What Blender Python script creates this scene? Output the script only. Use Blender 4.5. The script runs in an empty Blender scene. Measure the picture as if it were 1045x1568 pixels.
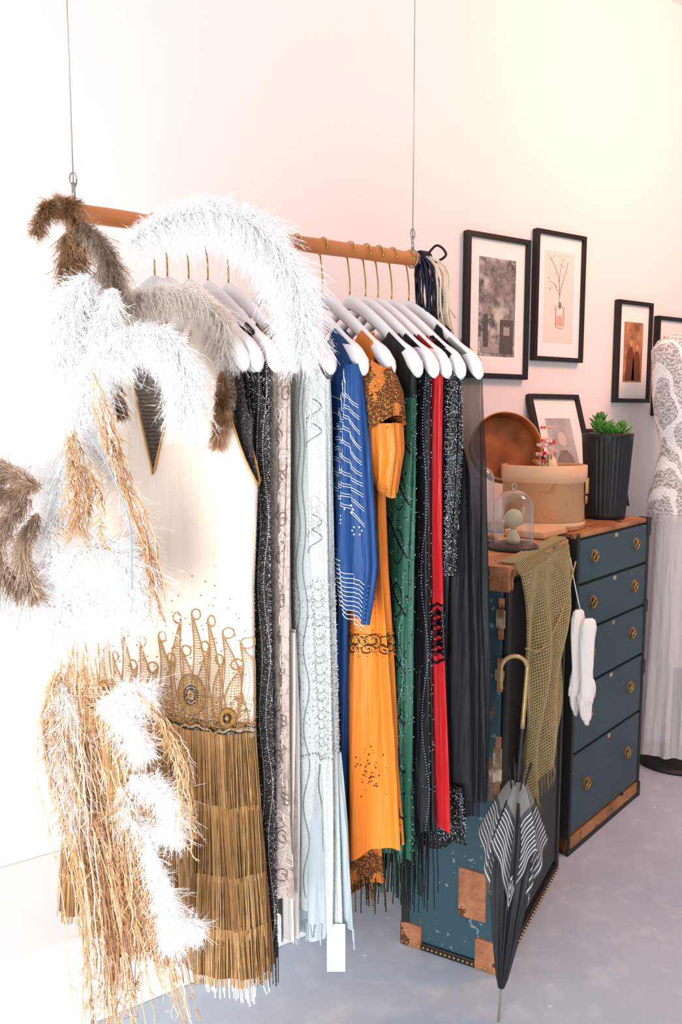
import bpy, math, random
import numpy as np
from mathutils import Matrix, Vector
random.seed(3); rng=np.random.default_rng(7)
SC=bpy.context.scene
SC.view_settings.view_transform='Standard'
COL=SC.collection
pi=math.pi

# ------------------------------------------------------------------ materials
class MB:
    def __init__(s,name,rough=.7,metal=0.,spec=.4):
        s.m=bpy.data.materials.new(name); s.m.use_nodes=True
        s.t=s.m.node_tree; s.p=s.t.nodes['Principled BSDF']
        s.p.inputs['Roughness'].default_value=rough
        s.p.inputs['Metallic'].default_value=metal
        s.p.inputs['Specular IOR Level'].default_value=spec
        s.tc=s.t.nodes.new('ShaderNodeTexCoord'); s.obj=s.tc.outputs['Object']
        sp=s.t.nodes.new('ShaderNodeSeparateXYZ'); s.t.links.new(s.obj,sp.inputs[0])
        s.x,s.y,s.z=sp.outputs
    def set(s,inp,v):
        if isinstance(v,bpy.types.NodeSocket): s.t.links.new(v,inp)
        elif isinstance(v,tuple) and len(v)==3 and inp.type=='RGBA': inp.default_value=(*v,1)
        else: inp.default_value=v
        return s
    def math(s,op,a,b=0.,c=None,clamp=False):
        n=s.t.nodes.new('ShaderNodeMath'); n.operation=op; n.use_clamp=clamp
        s.set(n.inputs[0],a); s.set(n.inputs[1],b)
        if c is not None: s.set(n.inputs[2],c)
        return n.outputs[0]
    def scale(s,sx,sy,sz,rot=(0,0,0)):
        n=s.t.nodes.new('ShaderNodeMapping'); s.t.links.new(s.obj,n.inputs[0])
        n.inputs['Scale'].default_value=(sx,sy,sz); n.inputs['Rotation'].default_value=rot
        return n.outputs[0]
    def noise(s,sc,vec=None,det=3,rough=.5):
        n=s.t.nodes.new('ShaderNodeTexNoise'); s.set(n.inputs['Vector'],vec or s.obj)
        n.inputs['Scale'].default_value=sc; n.inputs['Detail'].default_value=det; n.inputs['Roughness'].default_value=rough
        return n.outputs[0]
    def vor(s,sc,vec=None,feat='F1',rnd=1.):
        n=s.t.nodes.new('ShaderNodeTexVoronoi'); n.feature=feat; s.set(n.inputs['Vector'],vec or s.obj)
        n.inputs['Scale'].default_value=sc; n.inputs['Randomness'].default_value=rnd
        return n.outputs['Distance']
    def wave(s,sc,vec=None,dist=0.,kind='BANDS',d='Z',dsc=1.):
        n=s.t.nodes.new('ShaderNodeTexWave'); n.wave_type=kind; s.set(n.inputs['Vector'],vec or s.obj)
        if kind=='BANDS': n.bands_direction=d
        else: n.rings_direction=d
        n.inputs['Scale'].default_value=sc; n.inputs['Distortion'].default_value=dist; n.inputs['Detail'].default_value=1; n.inputs['Detail Scale'].default_value=dsc
        return n.outputs['Fac']
    def lt(s,a,b): return s.math('LESS_THAN',a,b)
    def gt(s,a,b): return s.math('GREATER_THAN',a,b)
    def mul(s,a,b): return s.math('MULTIPLY',a,b)
    def band(s,v,a,b): return s.mul(s.gt(v,a),s.lt(v,b))
    def ramp(s,v,a,b):
        n=s.t.nodes.new('ShaderNodeMapRange'); s.set(n.inputs[0],v); n.inputs[1].default_value=a; n.inputs[2].default_value=b
        return n.outputs[0]
    def mix(s,f,a,b):
        n=s.t.nodes.new('ShaderNodeMix'); n.data_type='RGBA'; s.set(n.inputs[0],f); s.set(n.inputs[6],a); s.set(n.inputs[7],b)
        return n.outputs[2]
    def col(s,c): s.set(s.p.inputs['Base Color'],c); return s
    def bump(s,h,st=.3,dist=.002):
        n=s.t.nodes.new('ShaderNodeBump'); s.set(n.inputs['Height'],h); n.inputs['Strength'].default_value=st; n.inputs['Distance'].default_value=dist
        s.t.links.new(n.outputs[0],s.p.inputs['Normal']); return s
    def alpha(s,v): s.set(s.p.inputs['Alpha'],v); return s
    def drape(s,fine=None,amt=.016):
        n=s.noise(1,s.scale(34,34,3.2),det=2); n2=s.noise(1,s.scale(90,90,9),det=2)
        h=s.math('ADD',n,s.mul(n2,.3))
        if fine is not None: h=s.math('ADD',h,s.mul(fine,.12))
        s.bump(h,.7,amt); return s
def H(h):
    h=h.lstrip('#'); r=[int(h[i:i+2],16)/255 for i in (0,2,4)]
    return tuple(c/12.92 if c<=.04045 else ((c+.055)/1.055)**2.4 for c in r)
def simple(name,hexc,rough=.6,metal=0.,var=.12,nsc=8.):
    b=MB(name,rough,metal); c=H(hexc); n=b.noise(nsc)
    b.col(b.mix(n,tuple(x*(1-var) for x in c),tuple(min(1,x*(1+var)) for x in c))); return b.m

def feather_mat(name,h1,h2,tr_=.5,sc=25):
    b=MB(name,.9,0,.1); n=b.noise(sc)
    c=b.mix(b.ramp(n,.4,.6),H(h1),H(h2)); b.col(c)
    tr=b.t.nodes.new('ShaderNodeBsdfTranslucent'); b.t.links.new(c,tr.inputs[0])
    mx=b.t.nodes.new('ShaderNodeMixShader'); mx.inputs[0].default_value=tr_
    b.t.links.new(b.p.outputs[0],mx.inputs[1]); b.t.links.new(tr.outputs[0],mx.inputs[2])
    b.t.links.new(mx.outputs[0],b.t.nodes['Material Output'].inputs[0]); return b.m

# ------------------------------------------------------------------ mesh helpers
def newobj(name,me,parent=None,mats=()):
    o=bpy.data.objects.new(name,me); COL.objects.link(o)
    for m in mats: me.materials.append(m)
    if parent: o.parent=parent
    return o
def empty(name,loc=(0,0,0)):
    e=bpy.data.objects.new(name,None); COL.objects.link(e); e.empty_display_size=.05; return e
class Acc:
    """accumulates geometry, then becomes one mesh object"""
    def __init__(s): s.v=[];s.f=[];s.mi=[];s.n=0
    def add(s,v,f,mi=0):
        v=np.asarray(v,dtype=float).reshape(-1,3); s.v.append(v)
        f=np.asarray(f)+s.n; s.f.extend(f.tolist()); s.mi.extend([mi]*len(f)); s.n+=len(v)
    def addf(s,v,faces,mi=0):
        v=np.asarray(v,dtype=float).reshape(-1,3); s.v.append(v)
        s.f.extend([[i+s.n for i in f] for f in faces]); s.mi.extend([mi]*len(faces)); s.n+=len(v)
    def obj(s,name,parent=None,mats=(),smooth=True,mat4=None):
        v=np.concatenate(s.v)
        if mat4 is not None:
            m=np.array(mat4); v=v@m[:3,:3].T+m[:3,3]
        me=bpy.data.meshes.new(name); me.from_pydata(v.tolist(),[],s.f)
        o=newobj(name,me,parent,mats)
        me.polygons.foreach_set('material_index',np.array(s.mi,dtype=np.int32))
        me.polygons.foreach_set('use_smooth',np.full(len(s.f),smooth))
        me.update(); return o
    def tube(s,pts,r,mi=0,k=5,cap=True):
        pts=np.asarray(pts,dtype=float); n=len(pts); r=np.broadcast_to(np.asarray(r,dtype=float),(n,))
        t=np.gradient(pts,axis=0); t/=np.linalg.norm(t,axis=1)[:,None]+1e-12
        a=np.tile(np.array([0,0,1.]),(n,1))
        if np.any(np.abs(t[:,2])>.9): a[:]=np.array([.83,.56,0.])
        b=np.cross(t,a); b/=np.linalg.norm(b,axis=1)[:,None]+1e-12; c=np.cross(t,b)
        th=np.arange(k)*2*pi/k
        v=pts[:,None,:]+r[:,None,None]*(np.cos(th)[None,:,None]*b[:,None,:]+np.sin(th)[None,:,None]*c[:,None,:])
        i=np.arange(n-1)[:,None]*k; j=np.arange(k)[None,:]; j2=(j+1)%k
        f=np.stack([i+j,i+j2,i+k+j2,i+k+j],-1).reshape(-1,4)
        s.add(v.reshape(-1,3),f,mi)
        if cap and k>3:
            s.f.append([s.n-n*k+q for q in range(k)][::-1]); s.mi.append(mi)
            s.f.append([s.n-k+q for q in range(k)]); s.mi.append(mi)
    def beads(s,C,r,mi=0):
        C=np.asarray(C,float).reshape(-1,3); n=len(C); o=np.array([[1,0,0],[-1,0,0],[0,1,0],[0,-1,0],[0,0,1],[0,0,-1.]])*r
        V=C[:,None,:]+o[None]; fo=np.array([[0,2,4],[2,1,4],[1,3,4],[3,0,4],[2,0,5],[1,2,5],[3,1,5],[0,3,5]])
        s.add(V.reshape(-1,3),(fo[None]+(np.arange(n)*6)[:,None,None]).reshape(-1,3),mi)
    def box(s,x0,x1,y0,y1,z0,z1,mi=0,bev=0.0,m4=None):
        b=min(bev,(x1-x0)*.45,(y1-y0)*.45,(z1-z0)*.45)
        if b<=0:
            v=[(x,y,z) for z in (z0,z1) for y in (y0,y1) for x in (x0,x1)]
            f=[(0,2,3,1),(4,5,7,6),(0,1,5,4),(2,6,7,3),(0,4,6,2),(1,3,7,5)]
        else:
            import bmesh
            bm=bmesh.new(); bmesh.ops.create_cube(bm,size=1)
            for q in bm.verts: q.co=Vector(((x0+x1)/2+q.co.x*(x1-x0),(y0+y1)/2+q.co.y*(y1-y0),(z0+z1)/2+q.co.z*(z1-z0)))
            bmesh.ops.bevel(bm,geom=list(bm.edges),offset=b,segments=2,affect='EDGES',profile=.6)
            bm.verts.ensure_lookup_table(); v=[tuple(q.co) for q in bm.verts]; f=[[q.index for q in ff.verts] for ff in bm.faces]; bm.free()
        v=np.array(v)
        if m4 is not None: m=np.array(m4); v=v@m[:3,:3].T+m[:3,3]
        s.addf(v,f,mi)
    def lathe(s,prof,mi=0,k=32,m4=None,rf=None,sy=1.):
        prof=np.array(prof,dtype=float); n=len(prof); th=np.arange(k)*2*pi/k
        R=np.repeat(prof[:,0][:,None],k,1)
        if rf is not None: R=R*rf(th[None,:],prof[:,1][:,None])
        v=np.stack([R*np.cos(th),R*np.sin(th)*sy,np.repeat(prof[:,1][:,None],k,1)],-1).reshape(-1,3)
        i=np.arange(n-1)[:,None]*k; j=np.arange(k)[None,:]; j2=(j+1)%k
        f=np.stack([i+j,i+j2,i+k+j2,i+k+j],-1).reshape(-1,4)
        if m4 is not None: m=np.array(m4); v=v@m[:3,:3].T+m[:3,3]
        s.add(v,f,mi)
def T4(x,y,z,rz=0,rx=0,ry=0): return Matrix.Translation((x,y,z))@Matrix.Rotation(rz,4,'Z')@Matrix.Rotation(ry,4,'Y')@Matrix.Rotation(rx,4,'X')
def spline(pts,n):
    pts=np.array(pts,dtype=float); P=np.vstack([2*pts[0]-pts[1],pts,2*pts[-1]-pts[-2]]); m=len(pts)-1
    u=np.linspace(0,m-1e-6,n); i=u.astype(int); t=(u-i)[:,None]
    a,b,c,d=P[i],P[i+1],P[i+2],P[i+3]
    return .5*((2*b)+(c-a)*t+(2*a-5*b+4*c-d)*t*t+(3*b-a-3*c+d)*t**3)
CX,CY=.827,.562
def F(h,z,dist):
    """position from horizontal offset h along / distance dist across the diagonal that the feather boas hang on"""
    return (CX*h+CY*dist,-CY*h+CX*dist,z)

# ------------------------------------------------------------------ room
b=MB('wall_plaster',.9,0,.2); n=b.noise(1.2); n2=b.noise(60)
b.col(b.mix(n,H('#ede5e1'),H('#f1eae7'))); b.bump(n2,.08,.002); M_wall=b.m
b=MB('floor_concrete',.45,0,.4); n=b.noise(1.7,det=6); n2=b.noise(14,det=5); v=b.vor(9)
c=b.mix(b.ramp(n,.3,.7),H('#acb6c4'),H('#bec7d2')); c=b.mix(b.mul(b.ramp(n2,.5,.75),.5),c,H('#d3d9e0'))
c=b.mix(b.mul(b.lt(v,.05),.6),c,H('#e8ebee')); b.col(c); b.set(b.p.inputs['Roughness'],b.ramp(n2,-.4,1.3)); M_floor=b.m
M_white=simple('white_paint','#f4f3f1',.5,0,.02)
a=Acc(); a.box(-3,7.5,2.35,2.5,0,3.3); a.obj('wall_back',None,[M_wall],False)
a=Acc(); a.box(-3,7.5,-2.5,2.5,-.1,0); a.obj('floor',None,[M_floor],False)
a=Acc(); a.box(-3,7.5,-2.5,2.5,3.3,3.4); a.obj('ceiling',None,[M_white],False)
a=Acc(); a.box(-1.2,1.24,1.92,2.345,0.0,.22,0,.008); a.box(-1.22,1.26,1.90,2.348,.22,.25,0,.008); a.obj('display_plinth',None,[M_white],False)

# ------------------------------------------------------------------ rod, wires
b=MB('rod_wood',.35,0,.5); w=b.noise(18,b.scale(.15,1,1)); k=b.noise(6,b.scale(1.5,.3,.3))
c=b.mix(w,H('#b9662f'),H('#dd9055')); c=b.mix(b.mul(b.ramp(k,.55,.7),.5),c,H('#9c5426')); b.col(c); M_rod=b.m
M_steel=simple('steel','#a19e9a',.35,.7)
M_brass=simple('brass','#c2a05a',.3,.9,.15)
M_oldbrass=simple('aged_brass','#b08c55',.4,.75,.35,40)
RZ=1.857
a=Acc()
xs=np.linspace(.40,1.262,30); rr=.0155+.0005*np.sin(xs*40); rr[0]*=.8; rr[-1]*=.8
a.tube([(x,1.5,RZ) for x in xs],rr,0,20)
rackE=empty('hanging_clothes_rod'); a.obj('rod',rackE,[M_rod])
a=Acc()
for x in (.455,1.215):
    a.tube([(x,1.5,RZ+.02),(x,1.5,2.4),(x,1.5,3.3)],.0012,0,6)
    a.tube([(x,1.5+.019*math.cos(t),RZ+.019*math.sin(t)) for t in np.linspace(0,2*pi,20)],.0022,0,6)
    a.tube([(x,1.5,RZ+.018),(x,1.5,RZ+.05)],.0035,0,8)
    a.tube([(x+.006*math.cos(t),1.5,RZ+.055+.012*math.sin(t)) for t in np.linspace(0,2*pi,16)],.0016,0,6)
a.obj('suspension_wires',rackE,[M_steel])

# ------------------------------------------------------------------ hangers
M_hang=simple('hanger_white','#f1f0f1',.35,0,.01)
HZ=1.752
def hang_z(r): return HZ-.150*(min(abs(r),.24)/.225)**1.25
def hanger(hx,a_,y=1.5):
    A=Acc(); wv=np.array([math.sin(a_),-math.cos(a_),0]); nv=np.array([math.cos(a_),math.sin(a_),0]); c0=np.array([hx,y,0])
    rs=np.linspace(-.235,.235,49); V=[]; K=10
    for r in rs:
        q=abs(r)/.235; h=.017-.003*q+(.010*math.exp(-((q-.9)/.12)**2)); th=.006+.009*q**2
        if q>.93: e=math.sqrt(max(.02,1-((q-.93)/.07)**2)); h*=e; th*=e
        z=hang_z(r)-.004
        for k in range(K):
            t=k*2*pi/K; V.append(c0+wv*r+nv*th*math.cos(t)+np.array([0,0,z+h*math.sin(t)]))
    f=[[i*K+k,i*K+(k+1)%K,(i+1)*K+(k+1)%K,(i+1)*K+k] for i in range(48) for k in range(K)]
    f.append(list(range(K))[::-1]); f.append([48*K+k for k in range(K)])
    A.addf(V,f,0)
    ts=np.radians(np.linspace(-62,205,22)); R=.0185
    P=[c0+np.array([0,0,HZ+.008]),c0+np.array([0,0,HZ+.045])]+[c0+wv*(-R*math.cos(t))+np.array([0,0,RZ+R*math.sin(t)]) for t in ts]
    A.tube(spline(P,46),.0018,1,8)
    return A.obj('clothes_hanger',None,[M_hang,M_brass])

# ------------------------------------------------------------------ garments
class Garment:
    def __init__(s,cx,cy,a_,prof,ph=0.,k=6.,pw=2.4,rip=1.):
        s.c=np.array([cx,cy]); s.wv=np.array([math.sin(a_),-math.cos(a_)]); s.nv=np.array([-math.cos(a_),-math.sin(a_)])
        p=np.array(sorted(prof)); s.p=p; s.ph=ph; s.k=k; s.pw=pw; s.rip=rip
    def S(s,u,z,side,off=0.):
        u=np.asarray(u,float); z=np.asarray(z,float)
        W=np.interp(z,s.p[:,0],s.p[:,1]); T=np.interp(z,s.p[:,0],s.p[:,2]); A=np.interp(z,s.p[:,0],s.p[:,3])
        e=np.sqrt(np.clip(1-np.abs(u)**s.pw,0,1)); th=np.arcsin(np.clip(u,-1,1))
        fo=A*(np.sin(s.k*u+s.ph+.8*np.sin(3*z))+.55*np.sin(2.3*s.k*u+2*s.ph+z*2.5)+.25*np.sin(5.1*s.k*u+z*4))
        rp=s.rip*A*.75*(np.sin(13*(th-pi/2)*side+s.ph*3+1.2*np.sin(2.5*z+s.ph)-1.57)+.5*np.sin(23*(th-pi/2)*side+s.ph+z*3))
        n=side*((T+rp)*e+off*(.3+.7*e))+fo
        wu=u*W+np.sign(u)*(off+rp)*(1-e) + .3*A*np.sin(s.k*1.7*u+z*5+s.ph)
        xy=s.c+wu[...,None]*s.wv+n[...,None]*s.nv
        return np.concatenate([xy,z[...,None]],-1)
    def mesh(s,name,parent,zh,top,topb,mats,nu=90,nv=64,hem=None,off=0.,mis=(0,0)):
        A=Acc(); th=np.linspace(-pi/2,pi/2,nu+1); u=np.sin(th); u=.75*u+.25*np.linspace(-1,1,nu+1)
        for side,tp,mi in ((1,top,mis[0]),(-1,topb or top,mis[1])):
            zt=np.array([tp(q) for q in u]); hz=zh+(np.array([hem(q) for q in u]) if hem else 0*u)
            v=np.linspace(0,1,nv+1)[:,None]
            Z=zt[None,:]*(1-v)+hz[None,:]*v; U=np.repeat(u[None,:],nv+1,0)
            P=s.S(U,Z,side,off).reshape(-1,3)
            i=np.arange(nv)[:,None]*(nu+1); j=np.arange(nu)[None,:]
            f=np.stack([i+j,i+j+1,i+nu+1+j+1,i+nu+1+j],-1).reshape(-1,4)
            if side<0: f=f[:,::-1]
            A.add(P,f,mi)
        return A.obj(name,parent,mats)
    def fringe(s,name,parent,z0,z1,n,r,mats,sides=(1,-1),jit=.01,off=.002,u0=-1,u1=1,k=3):
        A=Acc()
        for side in sides:
            for q in np.linspace(u0,u1,n):
                zb=z1+random.uniform(-jit,jit); zz=np.linspace(z0,zb,9)
                P=s.S(np.clip(np.full(9,q)+np.linspace(0,1,9)*random.uniform(-.012,.012),-1,1),zz,side,off)
                A.tube(P,r,random.randrange(len(mats)),k,False)
        return A.obj(name,parent,mats)
    def trail(s,A,U,Z,r,mi=0,side=1,off=.002):
        U=np.asarray(U,float); Z=np.asarray(Z,float)+0*U
        A.tube(s.S(np.clip(U,-1,1),Z,side,off),r,mi,4,False)
    def beadtrail(s,A,U,Z,r,mi=0,side=1,off=.002):
        U=np.asarray(U,float); Z=np.asarray(Z,float)+0*U
        A.beads(s.S(np.clip(U,-1,1),Z,side,off),r,mi)
    def scatter(s,A,n,u0,u1,z0,z1,r,nm=1,off=.0015,sides=(1,-1)):
        for sd in sides:
            for mi in range(nm):
                U=np.sin(rng.uniform(math.asin(u0),math.asin(u1),n)); A.beads(s.S(U,rng.uniform(z0,z1,n),sd,off),r,mi)
    def scroll(s,A,uc,zc,R,mi=0,turns=1.4,r=.0013,side=1,W=.21,sg=1,beads=False):
        th=np.linspace(0,turns*2*pi,int(26*turns)); q=R*(1-.75*th/th[-1]); U=uc+sg*q*np.cos(th)/W; Z=zc+q*1.3*np.sin(th)
        (s.beadtrail if beads else s.trail)(A,U,Z,r,mi,side)
def top_std(W,neck=.15,armz=None,sh=.17,drop=.10):
    def f(u):
        r=abs(u)*W; nk=min(neck,sh-.02)
        if r<nk: return hang_z(nk)+.012-drop*(1-(r/nk)**2)
        if armz is None or r<sh: return hang_z(r)+.012
        t=(r-sh)/(W-sh); return armz+(hang_z(sh)+.012-armz)*(1-t)*(1-t*.3)
    return f
# cloth materials
def cloth(name,hexc,rough=.7,var=.1,sheen=0.): 
    b=MB(name,rough,0,.3); b.base=b.mix(b.noise(9,b.scale(1,1,.3)),tuple(x*(1-var) for x in H(hexc)),tuple(min(1,x*(1+var)) for x in H(hexc))); b.p.inputs['Sheen Weight'].default_value=sheen; b.drape(); return b
def plaincloth(name,hexc,rough=.7,var=.1,sheen=0.): b=cloth(name,hexc,rough,var,sheen); b.col(b.base); return b.m
M_bsil=simple('silver_beads','#eceef2',.18,.45,.2,200); M_bwhite=simple('white_beads','#f6f6f4',.25,.1,.05); M_bjet=simple('jet_beads','#0d0d0f',.12,.1,.3,100)
M_bblue=simple('steel_blue_beads','#9fb4cb',.2,.4,.3,150); M_bgold=simple('gold_bead','#cfa254',.25,.6,.25,150); M_bgrey=simple('pewter_beads','#8f9192',.25,.4,.3,150)
b=cloth('cloth_dark_beaded','#3b3532'); v=b.vor(150); c=b.mix(b.mul(b.lt(v,.25),.6),b.base,H('#8d8883')); b.col(c); b.drape(v); M_g1=b.m
b=cloth('cloth_beige_lace','#c8b6ab'); v=b.vor(34,feat='DISTANCE_TO_EDGE'); n=b.noise(260)
c=b.mix(b.mul(b.lt(v,.07),.35),b.base,H('#8d7b78')); c=b.mix(b.mul(b.gt(n,.55),.25),c,H('#75665f')); b.col(c); b.drape(n); M_g2=b.m
b=cloth('cloth_pale_mint','#c3cac7',.6,.05); v=b.vor(260); c=b.mix(b.mul(b.lt(v,.25),.3),b.base,H('#9aa0a0')); b.col(c); b.drape(v); M_g3=b.m
b=cloth('cloth_grey_bead_trim','#9b9d9b'); v=b.vor(190); b.col(b.mix(b.lt(v,.3),b.base,H('#e9ebea'))); b.bump(v,.8); M_g3t=b.m
M_g3u=plaincloth('cloth_grey_blue_chiffon','#b1bbc0',.6,.08)
M_g4=plaincloth('cloth_royal_blue','#1f4780',.55)
b=cloth('lace_orange_brown','#8a4d1c'); w=b.wave(40,dist=7,kind='RINGS',d='X',dsc=6); v=b.vor(200); n=b.noise(24,det=3)
c=b.mix(b.mul(b.gt(w,.5),.8),b.base,H('#3a2210')); c=b.mix(b.gt(n,.56),c,H('#c9702a')); c=b.mix(b.lt(v,.25),c,H('#d8a35c')); b.col(c); b.bump(w,.6); M_g5l=b.m
M_g5=plaincloth('cloth_orange_silk','#e87f22',.42,.1,.15)
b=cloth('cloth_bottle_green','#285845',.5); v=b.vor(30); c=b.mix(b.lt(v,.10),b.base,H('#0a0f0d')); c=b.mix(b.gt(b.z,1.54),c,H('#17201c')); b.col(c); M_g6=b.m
M_g7=plaincloth('cloth_black','#151517',.5,.25)
M_g8=plaincloth('cloth_red','#bd141c',.45,.1,.1)
b=cloth('cloth_black_beaded','#131316',.5); v=b.vor(170); b.col(b.mix(b.mul(b.lt(v,.22),.5),b.base,H('#9aa3ad'))); b.drape(v); M_g9=b.m
b=cloth('cloth_navy_dotted','#171a24',.6); v=b.vor(30,rnd=.3); b.col(b.mix(b.lt(v,.07),b.base,H('#b9bcc4'))); M_g10=b.m
b=cloth('cloth_black_sheer','#15151b',.6); b.col(b.base); b.alpha(b.math('ADD',.5,b.mul(b.ramp(b.z,1.5,1.2),.45))); M_sheer=b.m
M_tag=simple('paper_tag','#f3f2ef',.7,0,.02)

def dress(name,hx,a_,W,T,zh,mat,Whem=None,Them=None,A=.006,ph=0.,k=7.,armz=None,cy=1.5,hem=None,drop=.10,sh=.175,mid=None):
    E=empty(name); Whem=Whem or W*1.05; Them=Them or T*1.3
    prof=[(1.76,W*.97,.012,0),(1.68,W*.98,.016,0),(1.60,W,max(.018,T*.8),.001),(1.50,W,T,.004),(1.2,mid or W*1.0,T*1.05,A*.8),(.9,((mid or W)+Whem)/2,(T+Them)/2,A),(zh-.1,Whem,Them,A*1.6)]
    g=Garment(hx,cy,a_,prof,ph,k)
    t=top_std(W,armz=armz,drop=drop,sh=sh)
    g.mesh('body',E,zh,t,t,[mat],hem=hem)
    hanger(hx,a_); return E,g
wob=lambda amp,k,p:(lambda u:amp*math.sin(k*u+p))

# dark beaded gowns directly behind the cream dress
E,g=dress('black_beaded_flapper_dress',.668,.12,.205,.013,.50,M_g1,ph=1,armz=1.50,hem=wob(.01,9,0))
g.fringe('hem_fringe',E,.52,.44,60,.0012,[M_g1]); A=Acc(); g.scatter(A,700,.6,1,.5,1.6,.0013,2); A.obj('beadwork',E,[M_bgrey,M_bjet])
E,g=dress('grey_beaded_gown',.708,.10,.200,.012,.47,M_g1,ph=2,A=.004,armz=1.5)
g.fringe('hem_fringe',E,.5,.42,60,.0012,[M_g1]); A=Acc(); g.scatter(A,800,.6,1,.5,1.6,.0014,3)
for q in (.9,.97):
    zz=np.arange(1.6,.5,-.004); g.beadtrail(A,q+.02*np.sin(zz*25),zz,.0016,0)
A.obj('beadwork',E,[M_bsil,M_bgrey,M_bjet])
# beige lace
E,g=dress('beige_lace_gown',.752,.08,.205,.024,.56,M_g2,ph=.5,A=.011,Them=.032,hem=wob(.03,7,1))
A=Acc()
for i in range(26):
    z=1.58-i*.038; uc=.93+.06*math.sin(i*1.9); g.scroll(A,uc,z,.013,i%2,1.3,.0010,sg=1 if i%2 else -1); g.trail(A,uc+.05*np.sin(np.linspace(0,6,12)),np.linspace(z,z-.04,12),.0009,1-i%2)
    g.scroll(A,.78,z-.015,.010,0,1.2,.0009); g.beadtrail(A,[.7,.85,.96],[z,z-.01,z-.02],.0018,0)
A.obj('lace_tracery',E,[simple('lace_light','#efe6de',.7),simple('lace_dark','#84726c',.7)])
g2=Garment(.758,1.5,.08,[(1.3,.19,.018,.004),(.9,.2,.022,.012),(.4,.205,.03,.018)],1.4,11)
g2.mesh('underskirt',E,.50,lambda u:1.1,None,[plaincloth('chiffon_blush','#dcd5d0',.7,.08)],hem=wob(.015,12,0))
# mint
E,g=dress('pale_mint_beaded_gown',.832,.06,.215,.038,.52,M_g3,ph=2.2,A=.011,Them=.05,k=9,hem=wob(.015,9,2),armz=1.57,sh=.18)
g3=Garment(.842,1.5,.06,[(.95,.20,.035,.010),(.7,.22,.045,.018),(.4,.235,.055,.022)],.3,10)
g3.mesh('underskirt',E,.485,lambda u:.85,None,[M_g3u],hem=wob(.02,13,0),nu=130)
g3.fringe('sequin_hem',E,.50,.465,120,.0016,[M_g3t,M_g3u])
A=Acc()
for q in (.70,.76,.80):
    zz=np.arange(1.60,.55,-.0035); g.beadtrail(A,q+.012*np.sin(zz*40),zz,.0017,1)
for i in range(19):
    z=1.19-i*.018
    for uc in (.60,.80,.93,.99): 
        th=np.linspace(-.1,pi+.1,14); w_=.10 if uc<.9 else .04
        for dz in (0,.004): g.beadtrail(A,uc+w_*np.cos(th),z-dz-.016*np.sin(th)+.003*math.sin(i*3+uc*9),.0012,0 if dz else 1)
for zc in (1.545,1.50,1.33,1.30):
    for k in range(5): th=np.linspace(0,2*pi,16); ca=k*1.256; g.trail(A,.90+.05*math.cos(ca)+.028*np.cos(th),zc+.012*math.sin(ca)+.012*np.sin(th),.0010,0)
    g.trail(A,.90+.06*np.sin(np.linspace(0,5,14)),np.linspace(zc-.01,zc-.055,14),.0010,1)
th=np.linspace(-1,1,160); g.beadtrail(A,th,.845+.004*np.sin(th*40),.0022,1); g.beadtrail(A,th,.838+.004*np.sin(th*40),.0020,0)
zz=np.linspace(.83,.58,60); g.beadtrail(A,.88+.03*np.sin(zz*30),zz,.0022,1,off=.004)
g.scatter(A,400,.4,1,.85,1.2,.0014,2)
A.obj('silver_beadwork',E,[M_bwhite,M_bgrey])
A=Acc(); A.box(-.018,.018,-.0006,.0006,-.10,0,0,0); A.tube([(0,0,0),(0,.003,.06)],.0006,0,4)
A.obj('size_tag',E,[M_tag],False,T4(.850,1.268,.51,-.6))
# royal blue
E,g=dress('royal_blue_embroidered_dress',.908,.05,.212,.026,.60,M_g4,ph=.9,A=.007,Whem=.165,mid=.185)
gs=Garment(.905,1.290,.05,[(1.6,.015,.016,0),(1.5,.03,.022,.003),(1.36,.042,.024,.006),(1.22,.052,.024,.009),(1.08,.03,.012,.006)],.9,5)
gs.mesh('bat_sleeve',E,1.21,lambda u:1.60,None,[M_g4],nu=40,nv=40,hem=lambda u:-.04*u)
gs.mesh('pointed_cuff',E,1.18,lambda u:1.215-.04*u,None,[M_g4],nu=40,nv=12,hem=lambda u:-.075*(u+.6)/1.6,off=.001)
A=Acc()
for i in range(10):
    t=np.linspace(0,1,24); z0=1.59-i*.024
    for dz in (0,.005): gs.trail(A,-.9+1.8*t,z0-dz-.07*t**1.5+.006*np.sin(t*7+i),.0007,0)
for i in range(11):
    t=np.linspace(0,1,24); z0=1.26-i*.009; gs.trail(A,-.95+1.9*t,z0-.075*t,.0009,0,off=.003)
for zc,uc in ((1.33,.5),(1.31,.1),(1.29,.7),(1.35,0)):
    for k in range(6): ca=k*1.047; gs.beadtrail(A,[uc+.13*math.cos(ca)],[zc+.008*math.sin(ca)],.0026,0)
for i in range(22): t=np.linspace(0,1,10); z0=1.55-i*.03; g.trail(A,.55+.35*t,z0-.02*t,.0007,0)
A.obj('white_embroidery',E,[M_bwhite])
# orange
E,g=dress('orange_silk_gown',.972,.05,.20,.034,.60,M_g5,ph=1.9,A=.012,Them=.058,Whem=.235,k=8,armz=1.40,sh=.185,hem=wob(.018,8,0))
gs=Garment(.960,1.305,.05,[(1.62,.03,.030,0),(1.55,.066,.046,.003),(1.45,.074,.050,.005),(1.33,.06,.034,.006)],.4,6)
gs.mesh('lace_sleeve',E,1.475,lambda u:1.625-.03*u*u,None,[M_g5l],nu=30,nv=24,hem=lambda u:.04*u*u-.01)
gs2=Garment(.968,1.30,.05,[(1.5,.055,.038,.003),(1.44,.058,.034,.006),(1.3,.03,.02,.006)],.4,6)
gs2.mesh('sleeve_drape',E,1.40,lambda u:1.49,None,[M_g5],nu=30,nv=20,hem=lambda u:-.055*u)
A=Acc(); t=np.linspace(-1,1,50)
for dz in (0,.006,.012): gs2.beadtrail(A,t,1.402-.055*t+dz,.0023,0,off=.002)
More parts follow.
